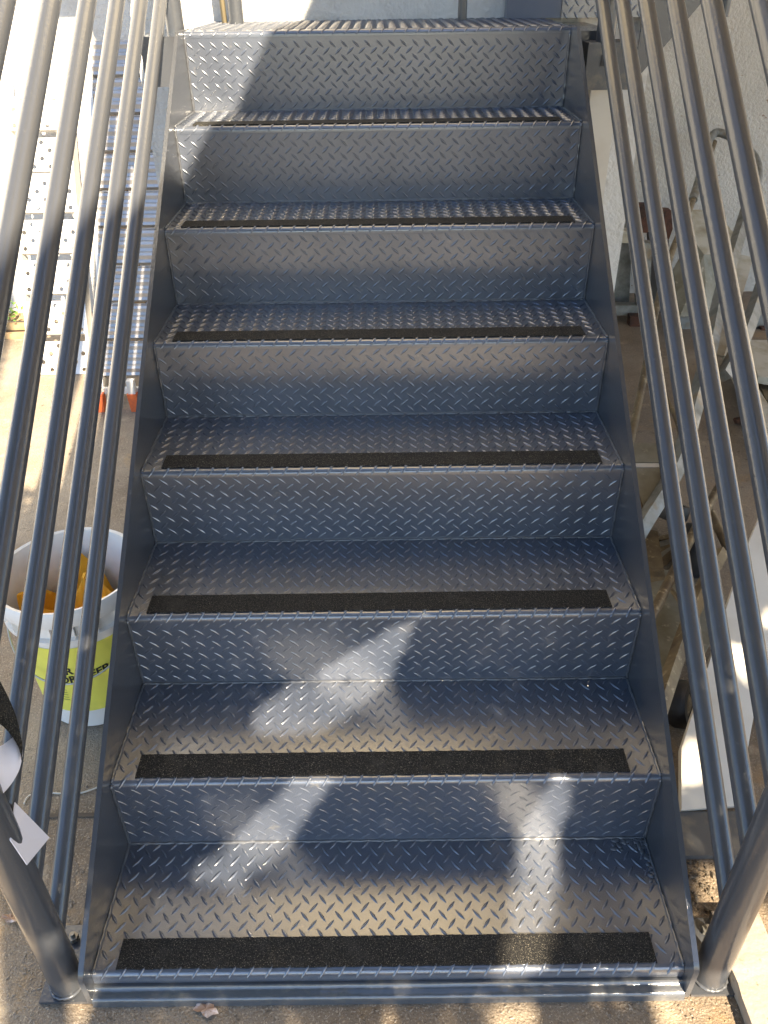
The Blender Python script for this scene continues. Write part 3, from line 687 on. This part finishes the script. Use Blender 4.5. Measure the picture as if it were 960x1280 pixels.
# grit and litter scattered on the ground
bm = bmesh.new()
for i in range(500):
    x, y = random.choice(((random.uniform(-1.7,-.52),random.uniform(-.1,2.2)),(random.uniform(.52,1.5),random.uniform(.1,3)),(random.uniform(-.7,.6),random.uniform(-.14,-.03))))
    bmesh.ops.create_icosphere(bm, subdivisions=0 if False else 1, radius=random.uniform(.0012,.0035), matrix=Matrix.Translation((x,y,GZ+.001)) @ Matrix.Diagonal((1,.8,.6,1)))
tag(fin(bm, 'grit', GROUND), kind='stuff')
bm = bmesh.new()
for i in range(420):
    a = random.choice((0,1,2))
    if a == 0: x, y = random.uniform(-.52,.6), -.030-abs(random.gauss(0,.012))
    elif a == 1: x, y = -.552-abs(random.gauss(0,.05))-.03, random.uniform(-.06,.3)
    else: x, y = random.uniform(-.70,-.52), random.gauss(.09,.06)
    bmesh.ops.create_icosphere(bm, subdivisions=1, radius=random.uniform(.0008,.0028), matrix=Matrix.Translation((x,y,GZ+.001)) @ Matrix.Rotation(random.random()*3,4,'Z') @ Matrix.Diagonal((random.uniform(.6,1.8),.7,.5,1)))
tag(fin(bm, 'grit', CURB), kind='stuff')
def dead_leaf(c, r, label):
    bm = bmesh.new(); n = 14; ring = []
    cc = bm.verts.new(Vector(c)+Vector((0,0,.006)))
    for k in range(n):
        a = 2*math.pi*k/n; q = r*random.uniform(.45,1.1); ring.append(bm.verts.new(Vector(c)+Vector((q*math.cos(a)*1.2, q*math.sin(a)*.8, .002+random.random()*.009))))
    for k in range(n): bm.faces.new((cc, ring[k], ring[(k+1)%n]))
    o = fin(bm, 'dead_leaf', DEAD); rebase(o); tag(o, label, 'leaf')
dead_leaf(at(258,1263,(0,0,1),GZ), .020, 'crumbled pinkish dead leaf on the ground in front of the lowest step')
dead_leaf(at(88,672,(0,0,1),GZ), .012, 'small brown dead leaf on the concrete above the bucket')
dead_leaf(at(15,1150,(0,0,1),GZ), .016, 'brown dead leaf on the ground outside the left post')

# ------------------------------------------------------------------ added tree behind the camera, shaped to cast the shade
def inpoly(x, y, P_):
    c = False; j = len(P_)-1
    for i in range(len(P_)):
        if (P_[i][1] > y) != (P_[j][1] > y) and x < (P_[j][0]-P_[i][0])*(y-P_[i][1])/(P_[j][1]-P_[i][1])+P_[i][0]: c = not c
        j = i
    return c
GAPS = [  # leaves left out to shape sun patches: (axis, value, range test, outline)
 ('y', 2*G, (.18,.37), [(.078,.365),(.02,.33),(-.06,.275),(-.11,.235),(-.19,.17),(.012,.17)]),
 ('z', H, (G,2*G), [(.012,.50),(-.19,.50),(-.255,.42),(-.27,.35),(-.12,.35),(-.06,.41)]),
 ('y', G, (-.01,.19), [(-.08,.19),(-.17,.19),(-.31,.0),(-.18,.0),(-.15,.06)]),
 ('y', G, (-.01,.19), [(.300,.19),(.335,.19),(.350,.12),(.336,0),(.252,0),(.262,.07)]),
 ('z', 0, (-.03,G), [(.252,.25),(.336,.25),(.322,.16),(.250,-.03),(.176,-.03),(.228,.16)]),
 ('z', 0, (-.03,G), [(-.18,.25),(-.31,.25),(-.37,.16),(-.27,.14)]),
 ('z', GZ, (-.5,-.02), [(.250,-.02),(.176,-.02),(.150,-.3),(.215,-.3)]),
 ('z', GZ, (-.5,-.02), [(.012,-.02),(-.008,-.02),(-.05,-.3),(-.01,-.3)]),
 ('z', GZ, (-.5,.4), [(.44,.02),(.44,-.5),(2,-.5),(2,.2),(.60,.14)]),
 ('z', GZ, (-.5,.3), [(-.60,.22),(-.56,-.5),(-3,-.5),(-3,.22)]),
 ('z', GZ, (.05,.4), [(.56,.06),(.64,.06),(.68,.22),(.60,.22)]),
 ('z', GZ, (-.3,.1), [(-.66,.06),(-.50,.05),(-.50,-.25),(-.66,-.25)]),
 ('z', .06, (.3,.9), [(.625,.30),(.69,.30),(.85,.72),(.76,.72)]),
 ('z', .12, (.3,1.2), [(.86,.70),(.92,.70),(1.08,1.15),(.98,1.15)]),
]
def shaded(Lp):
    for ax, v, rg, P_ in GAPS:
        if ax == 'y':
            t = (Lp.y-v)/SUN.y; p = Lp-SUN*t
            if rg[0] < p.z < rg[1] and inpoly(p.x, p.z, P_): return False
        else:
            t = (Lp.z-v)/SUN.z; p = Lp-SUN*t
            if rg[0] < p.y < rg[1] and inpoly(p.x, p.y, P_): return False
    return True
tree = empty('added_shade_tree', (1.2,-4.2,GZ), 'added leafy tree behind the camera, its crown cut to shape sun patches on the steps', 'tree')
bm = bmesh.new()
tube(bm, smooth_path([(1.2,-4.2,GZ),(1.15,-4.15,.9),(1.05,-4.0,1.8),(.9,-3.6,2.5)], 5), [.11-.003*i for i in range(16)], n=12)
for e_ in ((-.2,-2.2,2.9),(1.2,-2.6,2.7),(.5,-2.9,3.4),(.1,-1.6,2.8)):
    tube(bm, smooth_path([(.9,-3.6,2.5),((.9+e_[0])/2,(-3.6+e_[1])/2,(2.6+e_[2])/2),e_], 5), [.05-.004*i for i in range(11)], n=8)
fin(bm, 'trunk', BARK, tree, smooth=True)
verts, faces = [], []
def leaf(c, l_, w_):
    a = random.random()*6.283; zz = random.uniform(-.5,.5); U = Vector((math.cos(a), math.sin(a), zz)).normalized()
    N_ = Vector((random.gauss(0,.5), random.gauss(0,.5)-.4, 1)).normalized(); W_ = N_.cross(U).normalized()
    b = len(verts)
    for p, q in ((-1,0),(-.3,1),(.4,.8),(1,0),(.4,-.8),(-.3,-1)): verts.append(c+U*(p*l_)+W_*(q*w_))
    faces.append(tuple(range(b, b+6)))
K = math.sqrt(1+.415**2+.89**2)
n_ = 0
for i in range(64000):
    p = Vector((random.uniform(-1.35,1.25), random.uniform(-.40,1.15), random.choice((GZ,0,.18,.36))))
    t = random.uniform(1.75,2.3); c = p+SUN*(t*K)
    if shaded(c) and not (c.z > 3.0 and c.x > .38) and not (abs(c.x) < .25 and abs(c.y+.68) < .3 and c.z < 1.75): leaf(c, random.uniform(.011,.019), random.uniform(.007,.011))
for i in range(9000):
    y = random.uniform(.25,3.5); xl = -1.32-.29*(y-1.31)
    p = Vector((xl-random.random()**1.2*1.6, y, GZ)); t = random.uniform(3.2,4.0); c = p+SUN*(t*K)
    leaf(c, random.uniform(.03,.05), random.uniform(.018,.03))
me = bpy.data.meshes.new('crown'); me.from_pydata(verts, [], faces); me.update()
tag(link('crown', me, LEAF, tree), kind='stuff')
